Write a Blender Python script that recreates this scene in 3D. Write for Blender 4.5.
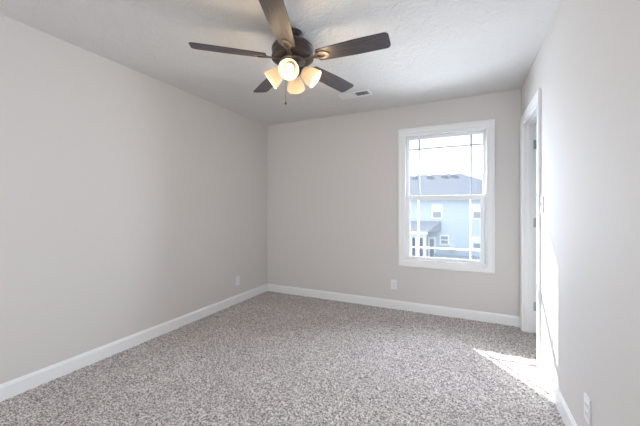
import bpy, bmesh, math, random
import numpy as np
from mathutils import Vector, Matrix
for o in list(bpy.data.objects): bpy.data.objects.remove(o)
R = math.radians; PI = math.pi
SC = bpy.context.scene; COL = SC.collection
random.seed(4)

# ------------------------------------------------------------ camera, light, exposure
XL, XR, YB, YF, H = -2.635, .515, 3.681, -1.60, 2.44
cam = bpy.data.cameras.new('camera'); cam.sensor_width = 36; cam.lens = 301.94/640*36
cam.shift_y = -(213-208.66)/640; cam.clip_start = .02; cam.clip_end = 300
co = bpy.data.objects.new('camera', cam); COL.objects.link(co)
co.location = (0, 0, 1.215); co.rotation_euler = (R(90), 0, R(25.70)); SC.camera = co

W = bpy.data.worlds.new('sky'); SC.world = W; W.use_nodes = True
nt = W.node_tree; bg = nt.nodes['Background']
bg.inputs[0].default_value = (.86, .93, 1, 1); bg.inputs[1].default_value = 1.75

sl = bpy.data.lights.new('sun', 'SUN'); sl.energy = 15; sl.angle = R(.3); sl.color = (1, .98, .95)
so = bpy.data.objects.new('sun', sl); COL.objects.link(so)
SUN = Vector((1, -1.315, -1.06)); so.rotation_euler = SUN.to_track_quat('-Z', 'Y').to_euler()
so.location = (-4, 9, 6)

def area(name, loc, aim, sx, sy, e, col):
    l = bpy.data.lights.new(name, 'AREA'); l.shape = 'RECTANGLE'; l.size = sx; l.size_y = sy; l.energy = e; l.color = col
    o = bpy.data.objects.new(name, l); COL.objects.link(o); o.location = loc
    o.rotation_euler = (Vector(aim)-Vector(loc)).to_track_quat('-Z', 'Y').to_euler(); return o
# fill lamp added behind the camera, set in an unseen opening
area('rear_fill', (-1.25, YF+.04, 1.12), (.1, 3.68, 1.0), 2.1, 2.0, 12.5, (1, .93, .875))
# daylight entering at the window
area('window_daylight', (-.215, YB+.145, 1.28), (-.40, 0, 1.13), .80, 1.28, 50, (.80, .89, 1))

vs = SC.view_settings; vs.view_transform = 'Standard'; vs.look = 'None'; vs.exposure = .27; vs.gamma = 1; vs.use_curve_mapping = False

# ------------------------------------------------------------ materials
def mat(name, col, rough=.6, metal=0, bump=None, speck=None, emis=None, spec=.5, coat=0):
    m = bpy.data.materials.new(name); m.use_nodes = True; n = m.node_tree; N = n.nodes; L = n.links
    p = N['Principled BSDF']
    p.inputs['Base Color'].default_value = (*col, 1); p.inputs['Roughness'].default_value = rough
    p.inputs['Metallic'].default_value = metal; p.inputs['Specular IOR Level'].default_value = spec
    p.inputs['Coat Weight'].default_value = coat
    tc = N.new('ShaderNodeTexCoord')
    if speck:   # (scale, second colour, lo, hi)
        t = N.new('ShaderNodeTexNoise'); t.inputs['Scale'].default_value = speck[0]; t.inputs['Detail'].default_value = 3
        L.new(tc.outputs['Object'], t.inputs['Vector'])
        r = N.new('ShaderNodeValToRGB'); r.color_ramp.elements[0].position = speck[2]; r.color_ramp.elements[1].position = speck[3]
        r.color_ramp.elements[0].color = (*speck[1], 1); r.color_ramp.elements[1].color = (*col, 1)
        L.new(t.outputs['Fac'], r.inputs[0]); L.new(r.outputs[0], p.inputs['Base Color'])
    if bump:    # (scale, strength, distance)
        t = N.new('ShaderNodeTexNoise'); t.inputs['Scale'].default_value = bump[0]; t.inputs['Detail'].default_value = 4
        L.new(tc.outputs['Object'], t.inputs['Vector'])
        b = N.new('ShaderNodeBump'); b.inputs['Strength'].default_value = bump[1]; b.inputs['Distance'].default_value = bump[2]
        L.new(t.outputs['Fac'], b.inputs['Height']); L.new(b.outputs[0], p.inputs['Normal'])
    if emis:
        p.inputs['Emission Color'].default_value = (*emis[0], 1); p.inputs['Emission Strength'].default_value = emis[1]
    return m

M = {}
M['wall'] = mat('greige wall paint', (.685, .662, .645), .75, bump=(220, .12, .002), spec=.25)
M['trim'] = mat('white trim paint', (.86, .87, .88), .35, bump=(60, .03, .001))
M['vinyl'] = mat('white window vinyl', (.86, .88, .90), .35, bump=(80, .02, .001))
M['grille'] = mat('backlit white window grille', (.22, .23, .26), .4, bump=(80, .02, .001))  # white grille darkened to carry its backlit tone against the sky
M['plate'] = mat('white plastic', (.84, .84, .85), .3, bump=(90, .02, .0005))
M['slot'] = mat('dark slot', (.03, .03, .03), .6, bump=(90, .02, .0005))
M['duct'] = mat('duct inner shade', (.06, .065, .07), .8, bump=(50, .05, .001))
M['ventm'] = mat('vent enamel', (.80, .81, .82), .4, bump=(70, .02, .0005))
M['nickel'] = mat('satin nickel', (.45, .45, .46), .35, metal=1, bump=(150, .03, .0005))
M['bronze'] = mat('antique bronze', (.085, .068, .066), .38, metal=.3, speck=(14, (.055, .042, .040), .3, .7), bump=(120, .05, .0005))
M['iron'] = mat('lamplit bronze iron', (.24, .20, .17), .38, metal=.5, speck=(20, (.13, .10, .085), .3, .7), bump=(120, .05, .0005))  # bronze lightened, with the lamplight on it put into the colour

def ceiling_mat():
    m = bpy.data.materials.new('knockdown textured ceiling'); m.use_nodes = True; n = m.node_tree; N = n.nodes; L = n.links
    p = N['Principled BSDF']; p.inputs['Base Color'].default_value = (.71, .695, .68, 1); p.inputs['Roughness'].default_value = .9
    p.inputs['Specular IOR Level'].default_value = .15
    tc = N.new('ShaderNodeTexCoord')
    a = N.new('ShaderNodeTexNoise'); a.inputs['Scale'].default_value = 13; a.inputs['Detail'].default_value = 5; a.inputs['Roughness'].default_value = .65; a.inputs['Distortion'].default_value = 1.5
    L.new(tc.outputs['Object'], a.inputs['Vector'])
    r = N.new('ShaderNodeValToRGB'); r.color_ramp.elements[0].position = .42; r.color_ramp.elements[1].position = .60
    L.new(a.outputs['Fac'], r.inputs[0])
    b = N.new('ShaderNodeBump'); b.inputs['Strength'].default_value = .7; b.inputs['Distance'].default_value = .006
    L.new(r.outputs[0], b.inputs['Height']); L.new(b.outputs[0], p.inputs['Normal']); return m
M['ceiling'] = ceiling_mat()

def carpet_mat():
    m = bpy.data.materials.new('speckled greige carpet'); m.use_nodes = True; n = m.node_tree; N = n.nodes; L = n.links
    p = N['Principled BSDF']; p.inputs['Roughness'].default_value = 1; p.inputs['Specular IOR Level'].default_value = .05
    p.inputs['Sheen Weight'].default_value = .15; p.inputs['Sheen Roughness'].default_value = .6
    tc = N.new('ShaderNodeTexCoord')
    a = N.new('ShaderNodeTexNoise'); a.inputs['Scale'].default_value = 105; a.inputs['Detail'].default_value = 3; a.inputs['Roughness'].default_value = .7
    L.new(tc.outputs['Object'], a.inputs['Vector'])
    r = N.new('ShaderNodeValToRGB'); e = r.color_ramp.elements
    e[0].position = .38; e[0].color = (.13, .105, .10, 1); e[1].position = .60; e[1].color = (.84, .80, .785, 1)
    k = e.new(.48); k.color = (.43, .385, .365, 1)
    L.new(a.outputs['Fac'], r.inputs[0])
    v = N.new('ShaderNodeTexNoise'); v.inputs['Scale'].default_value = 2.2; v.inputs['Detail'].default_value = 2
    L.new(tc.outputs['Object'], v.inputs['Vector'])
    mr = N.new('ShaderNodeMapRange'); mr.inputs[1].default_value = .3; mr.inputs[2].default_value = .7; mr.inputs[3].default_value = .93; mr.inputs[4].default_value = 1.05
    L.new(v.outputs['Fac'], mr.inputs[0])
    mx = N.new('ShaderNodeVectorMath'); mx.operation = 'SCALE'
    L.new(r.outputs[0], mx.inputs[0]); L.new(mr.outputs[0], mx.inputs['Scale']); L.new(mx.outputs[0], p.inputs['Base Color'])
    c = N.new('ShaderNodeTexNoise'); c.inputs['Scale'].default_value = 320; c.inputs['Detail'].default_value = 2
    L.new(tc.outputs['Object'], c.inputs['Vector'])
    b = N.new('ShaderNodeBump'); b.inputs['Strength'].default_value = .6; b.inputs['Distance'].default_value = .004
    L.new(c.outputs['Fac'], b.inputs['Height']); L.new(b.outputs[0], p.inputs['Normal']); return m
M['carpet'] = carpet_mat()

def wood_mat():
    m = bpy.data.materials.new('dark walnut blade'); m.use_nodes = True; n = m.node_tree; N = n.nodes; L = n.links
    p = N['Principled BSDF']; p.inputs['Roughness'].default_value = .42; p.inputs['Specular IOR Level'].default_value = .45
    tc = N.new('ShaderNodeTexCoord'); mp = N.new('ShaderNodeMapping'); mp.inputs['Scale'].default_value = (3, 55, 20)
    L.new(tc.outputs['Object'], mp.inputs['Vector'])
    a = N.new('ShaderNodeTexNoise'); a.inputs['Scale'].default_value = 2.2; a.inputs['Detail'].default_value = 5; a.inputs['Distortion'].default_value = .4
    L.new(mp.outputs[0], a.inputs['Vector'])
    r = N.new('ShaderNodeValToRGB'); e = r.color_ramp.elements
    e[0].position = .32; e[0].color = (.040, .036, .043, 1); e[1].position = .72; e[1].color = (.088, .079, .088, 1)
    L.new(a.outputs['Fac'], r.inputs[0]); L.new(r.outputs[0], p.inputs['Base Color'])
    b = N.new('ShaderNodeBump'); b.inputs['Strength'].default_value = .15; b.inputs['Distance'].default_value = .001
    L.new(a.outputs['Fac'], b.inputs['Height']); L.new(b.outputs[0], p.inputs['Normal']); return m
M['wood'] = wood_mat()

def pane_mat(name, tint, refl):
    m = bpy.data.materials.new(name); m.use_nodes = True; n = m.node_tree; N = n.nodes; L = n.links
    N.remove(N['Principled BSDF']); out = N['Material Output']
    t = N.new('ShaderNodeBsdfTransparent'); t.inputs[0].default_value = (*tint, 1)
    g = N.new('ShaderNodeBsdfGlossy'); g.inputs['Roughness'].default_value = .02
    f = N.new('ShaderNodeFresnel'); f.inputs[0].default_value = refl
    mx = N.new('ShaderNodeMixShader'); L.new(f.outputs[0], mx.inputs[0]); L.new(t.outputs[0], mx.inputs[1]); L.new(g.outputs[0], mx.inputs[2])
    L.new(mx.outputs[0], out.inputs[0]); return m
M['pane'] = pane_mat('clear window glass', (.97, .985, 1), 1.25)

def shade_mat():
    m = bpy.data.materials.new('frosted cream glass'); m.use_nodes = True; n = m.node_tree; N = n.nodes; L = n.links
    p = N['Principled BSDF']; out = N['Material Output']
    p.inputs['Base Color'].default_value = (.78, .71, .60, 1); p.inputs['Roughness'].default_value = .35
    p.inputs['Emission Color'].default_value = (1, .86, .66, 1); p.inputs['Emission Strength'].default_value = .18
    tr = N.new('ShaderNodeBsdfTranslucent'); tr.inputs[0].default_value = (.62, .54, .42, 1)
    mx = N.new('ShaderNodeMixShader'); mx.inputs[0].default_value = .5
    tc = N.new('ShaderNodeTexCoord'); a = N.new('ShaderNodeTexNoise'); a.inputs['Scale'].default_value = 35
    L.new(tc.outputs['Object'], a.inputs['Vector'])
    b = N.new('ShaderNodeBump'); b.inputs['Strength'].default_value = .08; b.inputs['Distance'].default_value = .002
    L.new(a.outputs['Fac'], b.inputs['Height']); L.new(b.outputs[0], p.inputs['Normal'])
    L.new(p.outputs[0], mx.inputs[1]); L.new(tr.outputs[0], mx.inputs[2]); L.new(mx.outputs[0], out.inputs[0]); return m
M['shade'] = shade_mat()
M['bulb'] = mat('glowing bulb', (1, .95, .85), .4, emis=((1, .88, .68), 2.2), bump=(40, .01, .0005))

# outside
def siding_mat(name, col, period):
    m = mat(name, col, .8); n = m.node_tree; N = n.nodes; L = n.links; p = N['Principled BSDF']
    tc = N.new('ShaderNodeTexCoord'); w = N.new('ShaderNodeTexWave'); w.wave_type = 'BANDS'; w.bands_direction = 'Z'; w.wave_profile = 'SAW'
    w.inputs['Scale'].default_value = period
    L.new(tc.outputs['Object'], w.inputs['Vector'])
    b = N.new('ShaderNodeBump'); b.inputs['Strength'].default_value = .35; b.inputs['Distance'].default_value = .03
    L.new(w.outputs['Fac'], b.inputs['Height']); L.new(b.outputs[0], p.inputs['Normal']); return m
M['siding'] = siding_mat('blue grey lap siding', (.60, .67, .775), 2.0)
M['shingle'] = mat('grey asphalt shingle', (.22, .235, .275), .9, spec=0, speck=(9, (.165, .18, .21), .35, .65), bump=(25, .5, .02))
M['porchroof'] = mat('shade-lifted porch shingle', (.40, .42, .47), .9, spec=.1, speck=(9, (.34, .36, .41), .35, .65), bump=(25, .5, .02))  # same shingle made lighter to offset the shade it lies in
M['outtrim'] = mat('white exterior trim', (.85, .87, .88), .5, bump=(30, .05, .002))
M['outglass'] = mat('house window glass', (.33, .38, .44), .12, bump=(3, .03, .002))
M['outdark'] = mat('grey screen', (.33, .38, .45), .7, bump=(30, .1, .002))
M['blind'] = mat('white blind', (.8, .82, .84), .7, bump=(30, .1, .002))
M['fence'] = mat('weathered fence board', (.40, .46, .52), .85, speck=(5, (.33, .38, .44), .3, .7), bump=(15, .3, .01))
M['metalbox'] = mat('pale metal cabinet', (.72, .73, .75), .5, bump=(20, .1, .002))
M['lawn'] = mat('lawn', (.28, .29, .25), .95, speck=(2, (.21, .22, .19), .3, .7), bump=(12, .6, .05))
M['vent_dark'] = mat('dark roof vent', (.24, .25, .28), .6, bump=(20, .1, .002))

# ------------------------------------------------------------ mesh helpers
def box(bm, a, b, bev=0):
    v = [bm.verts.new((x, y, z)) for z in (a[2], b[2]) for y in (a[1], b[1]) for x in (a[0], b[0])]
    fs = [bm.faces.new([v[i] for i in q]) for q in ((0,2,3,1), (4,5,7,6), (0,1,5,4), (2,6,7,3), (0,4,6,2), (1,3,7,5))]
    if bev:
        es = {e for f in fs for e in f.edges}
        bmesh.ops.bevel(bm, geom=list(es), offset=bev, segments=2, affect='EDGES', profile=.6)
    return bm
def hexa(bm, pts):   # 8 points: bottom ring (4), top ring (4)
    v = [bm.verts.new(p) for p in pts]
    for q in ((3,2,1,0), (4,5,6,7), (0,1,5,4), (1,2,6,5), (2,3,7,6), (3,0,4,7)): bm.faces.new([v[i] for i in q])
def lathe(bm, prof, n=40, mtx=None, close=False):
    rings = []
    for r, z in prof:
        if r < 1e-6: rings.append([bm.verts.new((0, 0, z))])
        else: rings.append([bm.verts.new((r*math.cos(2*PI*i/n), r*math.sin(2*PI*i/n), z)) for i in range(n)])
    pr = list(zip(rings, rings[1:])) + ([(rings[-1], rings[0])] if close else [])
    for A, B in pr:
        for i in range(n):
            j = (i+1) % n
            if len(A) == 1 and len(B) == 1: break
            if len(A) == 1: bm.faces.new((A[0], B[i], B[j]))
            elif len(B) == 1: bm.faces.new((A[i], A[j], B[0]))
            else: bm.faces.new((A[i], A[j], B[j], B[i]))
    if mtx: bmesh.ops.transform(bm, matrix=mtx, verts=[v for r in rings for v in r])
def tube(bm, pts, r, n=12):
    pts = [Vector(p) for p in pts]; rings = []
    for i, p in enumerate(pts):
        d = (pts[min(i+1, len(pts)-1)]-pts[max(i-1, 0)]).normalized()
        q = d.to_track_quat('Z', 'Y'); rr = r[i] if isinstance(r, (list, tuple)) else r
        rings.append([bm.verts.new(p+q@Vector((rr*math.cos(2*PI*k/n), rr*math.sin(2*PI*k/n), 0))) for k in range(n)])
    for A, B in zip(rings, rings[1:]):
        for k in range(n): bm.faces.new((A[k], A[(k+1) % n], B[(k+1) % n], B[k]))
    bm.faces.new(rings[0][::-1]); bm.faces.new(rings[-1])
def slab(bm, outline, z0, z1, mtx=None):   # outline: list of (x,y) ccw
    a = [bm.verts.new((x, y, z0)) for x, y in outline]; b = [bm.verts.new((x, y, z1)) for x, y in outline]
    bm.faces.new(a[::-1]); bm.faces.new(b); n = len(a)
    for i in range(n): bm.faces.new((a[i], a[(i+1) % n], b[(i+1) % n], b[i]))
    if mtx: bmesh.ops.transform(bm, matrix=mtx, verts=a+b)
def obj(name, bm, m, parent=None, smooth=False, bevel=0):
    bmesh.ops.recalc_face_normals(bm, faces=bm.faces)
    me = bpy.data.meshes.new(name); bm.to_mesh(me); bm.free(); me.materials.append(m)
    if smooth:
        for p in me.polygons: p.use_smooth = True
    o = bpy.data.objects.new(name, me); COL.objects.link(o)
    if parent: o.parent = parent
    if smooth: 
        md = o.modifiers.new('edges', 'EDGE_SPLIT'); md.split_angle = R(35)
    if bevel:
        md = o.modifiers.new('bevel', 'BEVEL'); md.width = bevel; md.segments = 2; md.limit_method = 'ANGLE'
    return o
def BM(): return bmesh.new()
def thing(name, loc, label, cat, rz=0, group=None):
    o = bpy.data.objects.new(name, None); COL.objects.link(o); o.location = loc; o.rotation_euler = (0, 0, rz); o.empty_display_size = .1
    o['label'] = label; o['category'] = cat
    if group: o['group'] = group
    return o
def struct(name, bm=None, m=None, parent=None, **k):
    if bm is None:
        o = bpy.data.objects.new(name, None); COL.objects.link(o)
    else: o = obj(name, bm, m, parent, **k)
    if not parent: o['kind'] = 'structure'
    return o

# ------------------------------------------------------------ room shell
T = .15
WX0, WX1, WZ0, WZ1 = -.655, .213, .600, 2.092         # window opening
DY0, DY1, DZ = 2.850, 3.548, 2.052                    # door opening
JW = .115
b = BM(); box(b, (XL-T, YF-T, 0), (XL, YB+T, H)); struct('wall_left', b, M['wall'])
b = BM()
box(b, (XL, YB, 0), (WX0, YB+T, H)); box(b, (WX1, YB, 0), (XR+1.5, YB+T, H))
box(b, (WX0, YB, 0), (WX1, YB+T, WZ0)); box(b, (WX0, YB, WZ1), (WX1, YB+T, H)); struct('wall_back', b, M['wall'])
b = BM()
box(b, (XR, YF-T, 0), (XR+JW, DY0, H)); box(b, (XR, DY1, 0), (XR+JW, YB, H)); box(b, (XR, DY0, DZ), (XR+JW, DY1, H))
struct('wall_right', b, M['wall'])
b = BM()
box(b, (XL, YF-T, 0), (-2.40, YF, H)); box(b, (.30, YF-T, 0), (XR, YF, H)); box(b, (-2.40, YF-T, 2.2), (.30, YF, H))  # wide opening added to hold the fill lamp
struct('wall_front', b, M['wall'])
b = BM(); box(b, (XR+JW, 2.0-T, 0), (XR+1.5, 2.0, H)); box(b, (XR+1.5, 2.0-T, 0), (XR+1.5+T, YB+T, H)); struct('wall_hall', b, M['wall'])
b = BM(); box(b, (XL-T, YF-T, H), (XR+1.65, YB+T, H+T)); struct('ceiling', b, M['ceiling'])
b = BM(); box(b, (XL-T, YF-T, -.2), (XR+1.65, YB+T, -.004)); box(b, (XR, 2.0, -.003), (XR+1.5, YB, .013)); struct('floor_base', b, M['carpet'])

# carpet pile as a real bumpy surface
def pile():
    x0, x1, y0, y1, s = XL, XR, YF, YB, .0085
    nx, ny = int((x1-x0)/s), int((y1-y0)/s)
    rng = np.random.default_rng(3)
    a = rng.random((ny+1, nx+1))
    def sm(a): return (a+np.roll(a, 1, 0)+np.roll(a, 1, 1)+np.roll(np.roll(a, 1, 0), 1, 1))/4
    f = a*.55+sm(a)*.6+sm(sm(sm(rng.random(a.shape))))*.8
    f = (f-f.min())/(f.max()-f.min())
    X, Y = np.meshgrid(np.linspace(x0, x1, nx+1), np.linspace(y0, y1, ny+1))
    Xj = X+(rng.random(a.shape)-.5)*s*.5; Yj = Y+(rng.random(a.shape)-.5)*s*.5
    Xj[:, 0] = x0; Xj[:, -1] = x1; Yj[0] = y0; Yj[-1] = y1
    co_ = np.stack([Xj, Yj, f*.014-.002], -1).reshape(-1, 3)
    i = np.arange(ny)[:, None]*(nx+1)+np.arange(nx)[None]
    q = np.stack([i, i+1, i+nx+2, i+nx+1], -1).reshape(-1)
    me = bpy.data.meshes.new('floor'); nv = len(co_); nf = nx*ny
    me.vertices.add(nv); me.vertices.foreach_set('co', co_.ravel().astype(np.float32))
    me.loops.add(nf*4); me.loops.foreach_set('vertex_index', q.astype(np.int32))
    me.polygons.add(nf); me.polygons.foreach_set('loop_start', (np.arange(nf)*4).astype(np.int32)); me.polygons.foreach_set('loop_total', np.full(nf, 4, np.int32))
    me.update(calc_edges=True); me.materials.append(M['carpet'])
    me.polygons.foreach_set('use_smooth', np.ones(nf, bool))
    o = bpy.data.objects.new('floor', me); COL.objects.link(o); o['kind'] = 'structure'
pile()

# baseboards: profile extruded along the wall (d = distance off wall, z)
BP = [(0, 0), (.014, 0), (.014, .088), (.011, .098), (.007, .104), (.006, .110), (0, .110)]
def baseboard(name, p, q, nrm):
    b = BM(); p, q, nrm = Vector(p), Vector(q), Vector(nrm)
    A = [b.verts.new(p+nrm*d+Vector((0, 0, z))) for d, z in BP]; B = [b.verts.new(q+nrm*d+Vector((0, 0, z))) for d, z in BP]
    n = len(A)
    for i in range(n): b.faces.new((A[i], A[(i+1) % n], B[(i+1) % n], B[i]))
    b.faces.new(A); b.faces.new(B[::-1]); struct(name, b, M['trim'])
baseboard('baseboard_left', (XL, YF, 0), (XL, YB, 0), (1, 0, 0))
baseboard('baseboard_back', (XL+.014, YB, 0), (XR, YB, 0), (0, -1, 0))
baseboard('baseboard_right', (XR, YF, 0), (XR, DY0-.072, 0), (-1, 0, 0))
baseboard('baseboard_corner', (XR, DY1+.072, 0), (XR, YB-.014, 0), (-1, 0, 0))

# picture-frame casing: profile swept round a rectangle, mitred.  prof = (u across width from inner edge, d thickness)
def casing(u_ax, v_ax, n_ax, org, u0, u1, v0, v1, prof, closed=True):
    b = BM(); U, V, Nn, O = map(Vector, (u_ax, v_ax, n_ax, org))
    if closed: cs = [(u0, v0, -1, -1), (u1, v0, 1, -1), (u1, v1, 1, 1), (u0, v1, -1, 1)]
    else: cs = [(u0, v0, -1, 0), (u0, v1, -1, 1), (u1, v1, 1, 1), (u1, v0, 1, 0)]
    rings = [[b.verts.new(O+U*(u+su*w)+V*(v+sv*w)+Nn*d) for w, d in prof] for u, v, su, sv in cs]
    n = len(prof)
    segs = list(zip(rings, rings[1:])) + ([(rings[-1], rings[0])] if closed else [])
    for A, B in segs:
        for i in range(n): b.faces.new((A[i], A[(i+1) % n], B[(i+1) % n], B[i]))
    if not closed: b.faces.new(rings[0]); b.faces.new(rings[-1][::-1])
    return b

# ------------------------------------------------------------ window_1
win = struct('window_1'); win.location = (0, 0, 0)
cp = [(0, 0), (0, .010), (.006, .013), (.045, .015), (.052, .019), (.066, .019), (.069, .016), (.069, 0)]
struct('window_casing', casing((1,0,0), (0,0,1), (0,-1,0), (0,YB,0), WX0, WX1, WZ0, WZ1, cp), M['trim'], win)
def frame(b, x0, x1, z0, z1, y0, y1, l, r, bt, tp):
    box(b, (x0, y0, z0), (x0+l, y1, z1)); box(b, (x1-r, y0, z0), (x1, y1, z1))
    box(b, (x0+l, y0, z0), (x1-r, y1, z0+bt)); box(b, (x0+l, y0, z1-tp), (x1-r, y1, z1))
x0, x1 = WX0+.0135, WX1-.0135; ZM = 1.345
b = BM(); frame(b, WX0, WX1, WZ0, WZ1, YB, YB+T+.01, .012, .012, .014, .014)          # jamb liner
frame(b, WX0+.012, WX1-.012, WZ0+.014, WZ1-.014, YB+.091, YB+.105, .012, .012, .012, .012)  # parting stop
box(b, (x1-.034, YB+.0665, WZ0+.0145), (WX1-.0125, YB+.0895, ZM-.0225))
struct('window_frame', b, M['vinyl'], win, bevel=.0015)
x0, x1 = WX0+.0135, WX1-.0135; ZM = 1.345
def sash(name, z0, z1, ya, yb, l, r, bt, tp, gx, gz, gm='vinyl', x1=x1):
    b = BM(); frame(b, x0, x1, z0, z1, ya, yb, l, r, bt, tp)
    s = struct(name, b, M['vinyl'], win, bevel=.003)
    ym = (ya+yb)/2; gx0, gx1, gz0, gz1 = x0+l, x1-r, z0+bt, z1-tp
    b = BM()   # glazing bead
    frame(b, gx0, gx1, gz0, gz1, ya+.008, ya+.014, .006, .006, .006, .006); struct('glazing_bead', b, M['vinyl'], s)
    b = BM(); box(b, (gx0-.004, ym-.002, gz0-.004), (gx1+.004, ym+.002, gz1+.004)); struct('glass_pane', b, M['pane'], s)
    for gxx in gx:
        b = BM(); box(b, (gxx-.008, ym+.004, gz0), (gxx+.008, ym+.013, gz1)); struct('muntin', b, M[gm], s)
    b = BM(); xs = [gx0]+gx+[gx1]
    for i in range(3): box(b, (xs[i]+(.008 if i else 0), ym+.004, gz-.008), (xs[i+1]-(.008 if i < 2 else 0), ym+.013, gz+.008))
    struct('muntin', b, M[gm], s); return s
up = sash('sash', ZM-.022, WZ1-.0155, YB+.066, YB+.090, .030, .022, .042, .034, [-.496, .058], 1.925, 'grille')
lo = sash('sash', WZ0+.0155, ZM+.022, YB+.036, YB+.062, .040, .036, .030, .044, [-.503, .050], .756, 'vinyl', x1-.012)
b = BM(); lathe(b, [(0, 0), (.013, 0), (.015, .003), (.012, .007), (.006, .008), (0, .0085)], 24, Matrix.Translation((.185, YB-.0155, .585)) @ Matrix.Rotation(R(90), 4, 'X'))
struct('corner_button', b, M['vinyl'], win, smooth=True)

# ------------------------------------------------------------ door_1 (open into the hall)
door = struct('door_1'); door.location = (0, 0, 0)
dp = [(0, 0), (0, .013), (.004, .015), (.044, .016), (.052, .018), (.069, .018), (.072, .016), (.072, 0)]
struct('door_casing', casing((0,1,0), (0,0,1), (-1,0,0), (XR,0,0), DY0, DY1, 0, DZ, dp, False), M['trim'], door)
b = BM(); casing_h = casing((0,1,0), (0,0,1), (1,0,0), (XR+JW,0,0), DY0, DY1, 0, DZ, dp, False); b.free()
struct('door_casing', casing_h, M['trim'], door)
b = BM()
box(b, (XR-.001, DY0, 0), (XR+JW+.001, DY0+.016, DZ)); box(b, (XR-.001, DY1-.016, 0), (XR+JW+.001, DY1, DZ)); box(b, (XR-.001, DY0+.016, DZ-.016), (XR+JW+.001, DY1-.016, DZ))
box(b, (XR+.035, DY0+.016, 0), (XR+.075, DY0+.027, DZ-.016)); box(b, (XR+.035, DY1-.027, 0), (XR+.075, DY1-.016, DZ-.016)); box(b, (XR+.035, DY0+.027, DZ-.027), (XR+.075, DY1-.027, DZ-.016))
struct('door_jamb', b, M['trim'], door, bevel=.001)
lx0 = XR+JW+.022; LW, LT = .690, .035
b = BM(); ly1 = DY1-.020
box(b, (lx0, ly1-LT+.006, .012), (lx0+LW, ly1-.006, DZ-.020))
for yy in (0, 1):   # raised stiles and rails leaving two panels each side
    ya, yb = (ly1-LT, ly1-LT+.006) if yy == 0 else (ly1-.006, ly1)
    for a, c in (((0, 0), (.11, 2.03)), ((.58, 0), (.69, 2.03)), ((.11, 0), (.58, .24)), ((.11, .92), (.58, 1.10)), ((.11, 1.90), (.58, 2.03))):
        box(b, (lx0+a[0], ya, .012+a[1]), (lx0+c[0], yb, .012+c[1]))
leaf = struct('door_leaf', b, M['trim'], door, bevel=.001)
b = BM()
for sgn, y in ((-1, ly1-LT), (1, ly1)):
    lathe(b, [(0, 0), (.032, 0), (.032, .006), (.012, .008), (.011, .03), (.024, .04), (.028, .052), (.022, .064), (0, .067)], 28,
          Matrix.Translation((lx0+LW-.06, y, .95)) @ Matrix.Rotation(R(90 if sgn < 0 else -90), 4, 'X'))
struct('door_knob', b, M['nickel'], leaf, smooth=True)
for z in (1.835, 1.080, .270):
    b = BM(); box(b, (XR+.080, DY1-.0185, z-.044), (XR+JW, DY1-.0155, z+.044), .0008)
    tube(b, [(XR+JW+.009, DY1-.018, z-.046), (XR+JW+.009, DY1-.018, z+.046)], .0065)
    for k in (-.03, 0, .03): lathe(b, [(0, 0), (.004, 0), (.003, .0012), (0, .0014)], 10, Matrix.Translation((XR+.095, DY1-.0185, z+k)) @ Matrix.Rotation(R(90), 4, 'X'))
    struct('hinge', b, M['nickel'], door)

# ------------------------------------------------------------ outlets and switch (built facing -Y, then turned)
def plate(parent, w=.070, h=.115):
    b = BM(); box(b, (-w/2, -.006, -h/2), (w/2, 0, h/2), .0025); return obj('cover_plate', b, M['plate'], parent)
def screw(parent, z):
    b = BM(); lathe(b, [(0, 0), (.0032, 0), (.0026, .0012), (0, .0015)], 12, Matrix.Translation((0, -.006, z)) @ Matrix.Rotation(R(90), 4, 'X')); obj('screw', b, M['plate'], parent)
def outlet(loc, rz, label):
    t = thing('electrical_outlet', loc, label, 'outlet', rz, 'wall outlets')
    plate(t)
    for s in (-1, 1):
        b = BM(); ol = [(.0165*math.cos(a)*1.0, .0145*math.sin(a)) for a in [2*PI*k/20 for k in range(20)]]
        ol = [(max(-.0165, min(.0165, x*1.15)), max(-.0115, min(.0115, y*1.1))) for x, y in ol]
        slab(b, ol, 0, .0025, Matrix.Translation((0, -.006, s*.0195)) @ Matrix.Rotation(R(90), 4, 'X'))
        r = obj('receptacle', b, M['plate'], t)
        b = BM()
        for dx, hh in ((-.0062, .0040), (.0062, .0032)): box(b, (dx-.0013, -.0089, s*.0195+.002-hh), (dx+.0013, -.0084, s*.0195+.002+hh))
        lathe(b, [(0, 0), (.0025, 0), (0, .0004)], 10, Matrix.Translation((0, -.0085, s*.0195-.0075)) @ Matrix.Rotation(R(90), 4, 'X'))
        obj('slots', b, M['slot'], r)
    screw(t, 0); return t
outlet((-.780, YB, .297), 0, 'white duplex outlet on the back wall, below the window')
outlet((XL, 3.036, .290), R(90), 'white duplex outlet low on the long left wall near the corner')
outlet((XR, 1.808, .282), R(-90), 'white duplex outlet on the right wall, nearest the viewer')
sw = thing('light_switch', (XR, 2.722, 1.245), 'white light switch on the right wall beside the door casing', 'light switch', R(-90))
plate(sw); screw(sw, .03); screw(sw, -.03)
b = BM(); hexa(b, [(-.005, -.006, -.012), (.005, -.006, -.012), (.005, -.006, .012), (-.005, -.006, .012), (-.004, -.010, -.008), (.004, -.010, -.008), (.004, -.018, .010), (-.004, -.018, .010)])
obj('toggle', b, M['plate'], sw)

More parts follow.
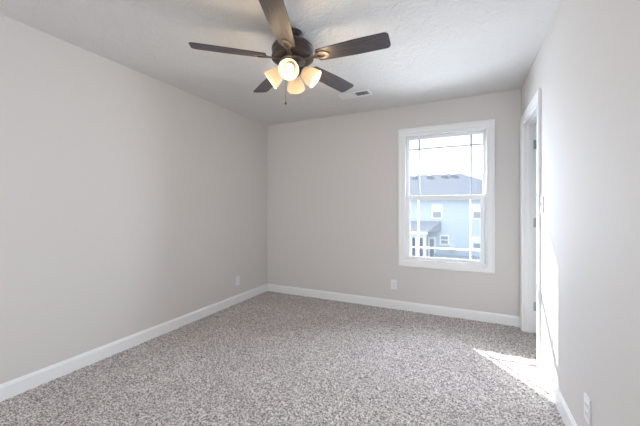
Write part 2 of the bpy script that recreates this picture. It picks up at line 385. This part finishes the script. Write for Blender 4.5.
# ------------------------------------------------------------ ceiling vent
v = thing('ceiling_vent', (-1.062, 3.075, H), 'white two-way louvered air vent in the ceiling near the window wall', 'vent')
b = BM(); frame_o = [(-.175, -.080, -.008), (.175, .080, 0)]
box(b, (-.175, -.080, -.007), (.175, -.052, 0)); box(b, (-.175, .052, -.007), (.175, .080, 0)); box(b, (-.175, -.052, -.007), (-.145, .052, 0)); box(b, (.145, -.052, -.007), (.175, .052, 0)); box(b, (-.006, -.052, -.007), (.006, .052, 0))
obj('vent_frame', b, M['ventm'], v, bevel=.002)
b = BM(); box(b, (-.145, -.052, -.0012), (.145, .052, -.0002)); obj('duct_shade_plate', b, M['duct'], v)  # flat plate with the duct's inner shade put into its colour
for k in range(12):
    for side in (-1, 1):
        x = side*(.014+k*.0110); b = BM()
        a = -R(40)*side
        m = Matrix.Translation((x+side*.002, 0, -.0048)) @ Matrix.Rotation(-a, 4, 'Y')
        v0 = len(b.verts); box(b, (-.0045, -.051, -.0004), (.0045, .051, .0004)); bmesh.ops.transform(b, matrix=m, verts=b.verts[:])
        obj('louver', b, M['ventm'], v)

# ------------------------------------------------------------ ceiling fan
CX, CY, ZB = -1.088, 1.82, 2.248
YAW = 25.7
fan = thing('ceiling_fan', (CX, CY, H), 'five-blade dark wood ceiling fan with four lit frosted glass shades', 'ceiling fan')
def Z(z): return z-H
b = BM(); lathe(b, [(0, 0), (.068, 0), (.070, -.006), (.066, -.020), (.056, -.034), (.040, -.042), (.030, -.045), (.030, -.060), (0, -.060)], 48); obj('canopy', b, M['bronze'], fan, smooth=True)
b = BM(); lathe(b, [(0, Z(2.385)), (.060, Z(2.385)), (.095, Z(2.375)), (.128, Z(2.355)), (.142, Z(2.338)), (.146, Z(2.330)), (.146, Z(2.318)), (.142, Z(2.315)), (.143, Z(2.275)), (.147, Z(2.272)), (.147, Z(2.262)), (.140, Z(2.256)), (.110, Z(2.250)), (0, Z(2.250))], 56)
obj('motor_housing', b, M['bronze'], fan, smooth=True)
b = BM(); lathe(b, [(0, Z(2.249)), (.085, Z(2.249)), (.088, Z(2.244)), (.084, Z(2.232)), (.060, Z(2.228)), (0, Z(2.228))], 48); obj('flywheel', b, M['iron'], fan, smooth=True)
b = BM(); lathe(b, [(0, Z(2.227)), (.048, Z(2.227)), (.052, Z(2.220)), (.052, Z(2.195)), (.058, Z(2.190)), (.062, Z(2.180)), (.060, Z(2.165)), (.050, Z(2.152)), (.030, Z(2.142)), (.012, Z(2.138)), (.010, Z(2.130)), (0, Z(2.127))], 48)
obj('light_fitter', b, M['iron'], fan, smooth=True)
# blade outline, x radial
def blade_outline():
    r0, r1, w0, w1, c = .185, .672, .054, .067, .030
    pts = []
    def arc(cx, cy, r, a0, a1, n=6): return [(cx+r*math.cos(R(a0+(a1-a0)*i/n)), cy+r*math.sin(R(a0+(a1-a0)*i/n))) for i in range(n+1)]
    pts += arc(r0+.018, -w0+.018, .018, 180, 270); pts += [(.30, -w0-.006), (.45, -w1)]
    pts += arc(r1-c, -w1+c, c, 270, 360); pts += arc(r1-c, w1-c, c, 0, 90)
    pts += [(.45, w1), (.30, w0+.006)]; pts += arc(r0+.018, w0-.018, .018, 90, 180); return pts
A0 = -23+YAW
for k in range(5):
    a = R(A0+72*k); pit = Matrix.Rotation(R(-12), 4, 'X')
    rise = (0, 0, 0, 1, 0)[k]   # one blade sits a little high, as hung
    piv = Matrix.Translation((0, 0, Z(ZB)+.008*rise)) @ Matrix.Rotation(a, 4, 'Z') @ Matrix.Rotation(R(-1.4*rise), 4, 'Y') @ pit
    b = BM(); slab(b, blade_outline(), 0, .006)
    bl = obj('blade', b, M['wood'], fan, bevel=.0015); bl.matrix_local = piv
    # blade iron: arm plus open oval plate under the blade
    b = BM(); n = 28; outer = []; inner = []
    for i in range(n):
        t = 2*PI*i/n; cx, ct, st = .215, math.cos(t), math.sin(t)
        w = .034 if ct > 0 else .034-.010*abs(ct)
        outer.append((cx+.058*ct, w*st)); inner.append((cx+.034*ct, (w-.016)*st))
    for zz in (0,):
        vo = [b.verts.new((x, y, -.0005)) for x, y in outer]; vi = [b.verts.new((x, y, -.0005)) for x, y in inner]
        wo = [b.verts.new((x, y, -.006)) for x, y in outer]; wi = [b.verts.new((x, y, -.006)) for x, y in inner]
        for i in range(n):
            j = (i+1) % n
            b.faces.new((vo[i], vo[j], vi[j], vi[i])); b.faces.new((wo[i], wi[i], wi[j], wo[j]))
            b.faces.new((vo[i], wo[i], wo[j], vo[j])); b.faces.new((vi[i], vi[j], wi[j], wi[i]))
    hexa(b, [(.070, -.016, -.008), (.165, -.012, -.0065), (.165, .012, -.0065), (.070, .016, -.008), (.070, -.016, .001), (.165, -.012, -.0005), (.165, .012, -.0005), (.070, .016, .001)])
    ir = obj('blade_iron', b, M['iron'], bl)
    for sx, sy in ((.235, .022), (.235, -.022), (.262, 0)):
        b = BM(); lathe(b, [(0, -.0062), (.0055, -.0062), (.004, -.0085), (0, -.009)], 12, Matrix.Translation((sx, sy, 0))); obj('screw', b, M['iron'], ir)
# lamp arms and shades
prof_o = [(.026, 0), (.032, -.006), (.040, -.020), (.050, -.042), (.058, -.066), (.063, -.090), (.066, -.108)]
prof = prof_o + [(.0655, -.110)] + [(r-.003, z) for r, z in prof_o[::-1]]
for k in range(4):
    a = R(266+YAW+90*k)
    d = Vector((math.cos(a), math.sin(a), 0)); dn = (d*math.cos(R(37))+Vector((0, 0, -math.sin(R(37))))).normalized()
    hub = d*.045+Vector((0, 0, Z(2.195))); neck = d*.070+Vector((0, 0, Z(2.182)))
    b = BM(); tube(b, [hub-d*.02, hub, neck-dn*.006], [.012, .012, .012]); 
    q = (-dn).to_track_quat('Z', 'Y').to_matrix().to_4x4()
    lathe(b, [(0, .016), (.014, .015), (.022, .010), (.027, .002), (.029, -.006), (.029, -.012), (.026, -.012), (.026, 0), (0, 0)], 28, Matrix.Translation(neck) @ q)
    arm = obj('lamp_arm', b, M['iron'], fan, smooth=True)
    b = BM(); lathe(b, prof, 40, None, close=True)
    sh = obj('lamp_shade', b, M['shade'], arm, smooth=True); sh.matrix_local = Matrix.Translation(neck+dn*.004) @ q
    b = BM(); lathe(b, [(0, -.012), (.012, -.014), (.014, -.030), (.022, -.044), (.028, -.058), (.028, -.070), (.022, -.082), (.012, -.089), (0, -.091)], 28, Matrix.Translation(neck+dn*.004) @ q)
    obj('bulb', b, M['bulb'], arm, smooth=True)
    l = bpy.data.lights.new('bulb_glow', 'POINT'); l.energy = 1.9; l.color = (1, .74, .44); l.shadow_soft_size = .03
    lo_ = bpy.data.objects.new('bulb_glow', l); COL.objects.link(lo_); lo_.parent = fan; lo_.location = neck+dn*.150
# pull chain
b = BM(); ca = R(215+YAW); cx, cy = .045*math.cos(ca), .045*math.sin(ca)
tube(b, [(cx, cy, Z(2.165)), (cx*1.25, cy*1.25, Z(2.150)), (cx*1.25, cy*1.25, Z(1.955))], .0012, 8)
for i in range(24): lathe(b, [(0, .0026), (.0023, 0), (0, -.0026)], 8, Matrix.Translation((cx*1.25, cy*1.25, Z(2.148-i*.008))))
ch = obj('pull_chain', b, M['iron'], fan)
b = BM(); lathe(b, [(0, Z(1.958)), (.003, Z(1.956)), (.006, Z(1.948)), (.0075, Z(1.940)), (.006, Z(1.932)), (0, Z(1.930))], 20, Matrix.Translation((cx*1.25, cy*1.25, 0))); obj('chain_fob', b, M['bronze'], ch, smooth=True)

# ------------------------------------------------------------ outside: lawn, house, fence, condenser
GZ = -2.9
b = BM(); box(b, (-60, YB+.6, GZ-.3), (60, 90, GZ)); struct('ground', b, M['lawn'])
HY = 24.0; hx0, hx1 = -11.0, 3.6; EZ = 1.98
hs = thing('neighbor_house', (0, HY, GZ), 'pale blue two-storey house with grey hip roof seen through the window', 'house')
def hp(name, bm, m, parent=hs, **k):
    bmesh.ops.translate(bm, vec=(0, -HY, -GZ), verts=bm.verts[:]); return obj(name, bm, m, parent, **k)
b = BM(); box(b, (hx0, HY, GZ), (hx1, HY+10, EZ)); hp('wall', b, M['siding'])
ov = .45; RY = HY+5; RZ = 4.30; rx0, rx1 = hx0+5, -.45
b = BM(); e = [(hx0-ov, HY-ov, EZ), (hx1+ov, HY-ov, EZ), (hx1+ov, HY+10+ov, EZ), (hx0-ov, HY+10+ov, EZ)]
vt = [b.verts.new(p) for p in e]+[b.verts.new((x, y, z+.12)) for x, y, z in e]+[b.verts.new((rx0, RY, RZ)), b.verts.new((rx1, RY, RZ))]
for q in ((3,2,1,0), (0,1,5,4), (1,2,6,5), (2,3,7,6), (3,0,4,7), (4,5,9,8), (5,6,9), (6,7,8,9), (7,4,8)): b.faces.new([vt[i] for i in q])
roof = hp('roof', b, M['shingle'])
b = BM(); box(b, (hx0-ov-.02, HY-ov-.03, EZ-.08), (hx1+ov+.02, HY-ov-.001, EZ+.14)); hp('fascia', b, M['outtrim'])
sl_ = (RZ-EZ-.12)/(5+ov)
for x in (-4.15, -2.88, -1.68, -.95):      # low box vents near the ridge
    y = RY-.75; z = EZ+.12+sl_*(y-(HY-ov))
    b = BM(); hexa(b, [(x-.22, y-.25, z-.14), (x+.22, y-.25, z-.14), (x+.22, y+.2, z+.04), (x-.22, y+.2, z+.04), (x-.18, y-.22, z+.10), (x+.18, y-.22, z+.10), (x+.18, y+.15, z+.22), (x-.18, y+.15, z+.22)])
    hp('roof_vent', b, M['vent_dark'])
def hwin(x0, x1, z0, z1, upper, blindfrac=.55, mullion=False):
    b = BM(); w = .10; frame(b, x0, x1, z0, z1, HY-.05, HY+.02, w, w, w, w)
    zm = (z0+z1)/2; box(b, (x0+w, HY-.04, zm-.03), (x1-w, HY, zm+.03))
    f = hp('window', b, M['outtrim'])
    b = BM(); box(b, (x0+w, HY-.02, z0+w), (x1-w, HY-.005, zm-.03)); hp('pane', b, M['outglass'], f)
    b = BM(); box(b, (x0+w, HY-.02, zm+.03), (x1-w, HY-.005, z1-w)); hp('blind' if upper else 'pane', b, M['blind'] if upper else M['outglass'], f)
hwin(-2.28, -1.52, .45, 1.56, True); hwin(.42, 1.18, .45, 1.56, True)
hwin(-1.72, -1.06, -1.46, -.72, False); hwin(.42, 1.18, -1.66, -.76, True)
hwin(-8.6, -7.8, .45, 1.56, True); hwin(-5.8, -5.0, .45, 1.56, True)
b = BM(); box(b, (-1.02, HY-.25, -1.78), (-.68, HY, -1.42), .01); hp('meter_box', b, M['metalbox'])
# porch
py0, pz0, pz1 = HY-2.2, -.42, .28
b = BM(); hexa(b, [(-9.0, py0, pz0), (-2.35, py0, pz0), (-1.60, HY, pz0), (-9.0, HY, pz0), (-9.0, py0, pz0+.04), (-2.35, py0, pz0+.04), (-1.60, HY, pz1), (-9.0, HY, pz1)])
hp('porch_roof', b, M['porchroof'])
b = BM(); box(b, (-9.0, py0-.04, pz0-.14), (-2.32, py0-.001, pz0+.05)); hp('porch_fascia', b, M['outtrim'])
b = BM(); box(b, (-9.0, py0+.02, pz0-.38), (-2.40, py0+.18, pz0-.14)); hp('porch_beam', b, M['siding'])
for x in (-8.6, -6.8, -5.0, -3.45, -3.05, -2.52):
    b = BM(); box(b, (x-.09, py0+.01, GZ), (x+.09, py0+.19, pz0-.38), .01); hp('column', b, M['outtrim'])
b = BM(); box(b, (-4.6, HY-.03, -2.55), (-2.95, HY-.002, -.95)); hp('screen_wall', b, M['outdark'])
b = BM(); frame(b, -2.52, -1.98, GZ+.05, -.92, HY-.06, HY+.01, .13, .13, .1, .14); dr = hp('door', b, M['outtrim'])
b = BM(); box(b, (-2.39, HY-.04, GZ+.15), (-2.11, HY-.02, -1.06)); hp('pane', b, M['outglass'], dr)

f = thing('fence', (0, 0, GZ), 'low grey board fence on the lawn in front of the pale blue house', 'fence')
b = BM(); y = 22.6; x = -1.90
while x < 5: box(b, (x, y, .02), (x+.13, y+.02, .92+.01*random.random())); x += .145
obj('board_panel', b, M['fence'], f)
for x in (-1.95, .45, 2.85, 4.99):
    b = BM(); box(b, (x, y+.02, 0), (x+.09, y+.11, .98), .008); obj('post', b, M['fence'], f)
ac = thing('air_conditioner', (-.62, 22.1, GZ), 'pale boxy air conditioner on the lawn beside the grey fence', 'air conditioner')
b = BM(); box(b, (-.17, -.17, .08), (.17, .17, .82), .02); obj('cabinet', b, M['metalbox'], ac)
b = BM(); box(b, (-.22, -.22, 0), (.22, .22, .08)); obj('base', b, M['fence'], ac)
b = BM(); lathe(b, [(0, .832), (.13, .832), (.14, .82), (0, .82)], 28); obj('fan_grille', b, M['vent_dark'], ac)
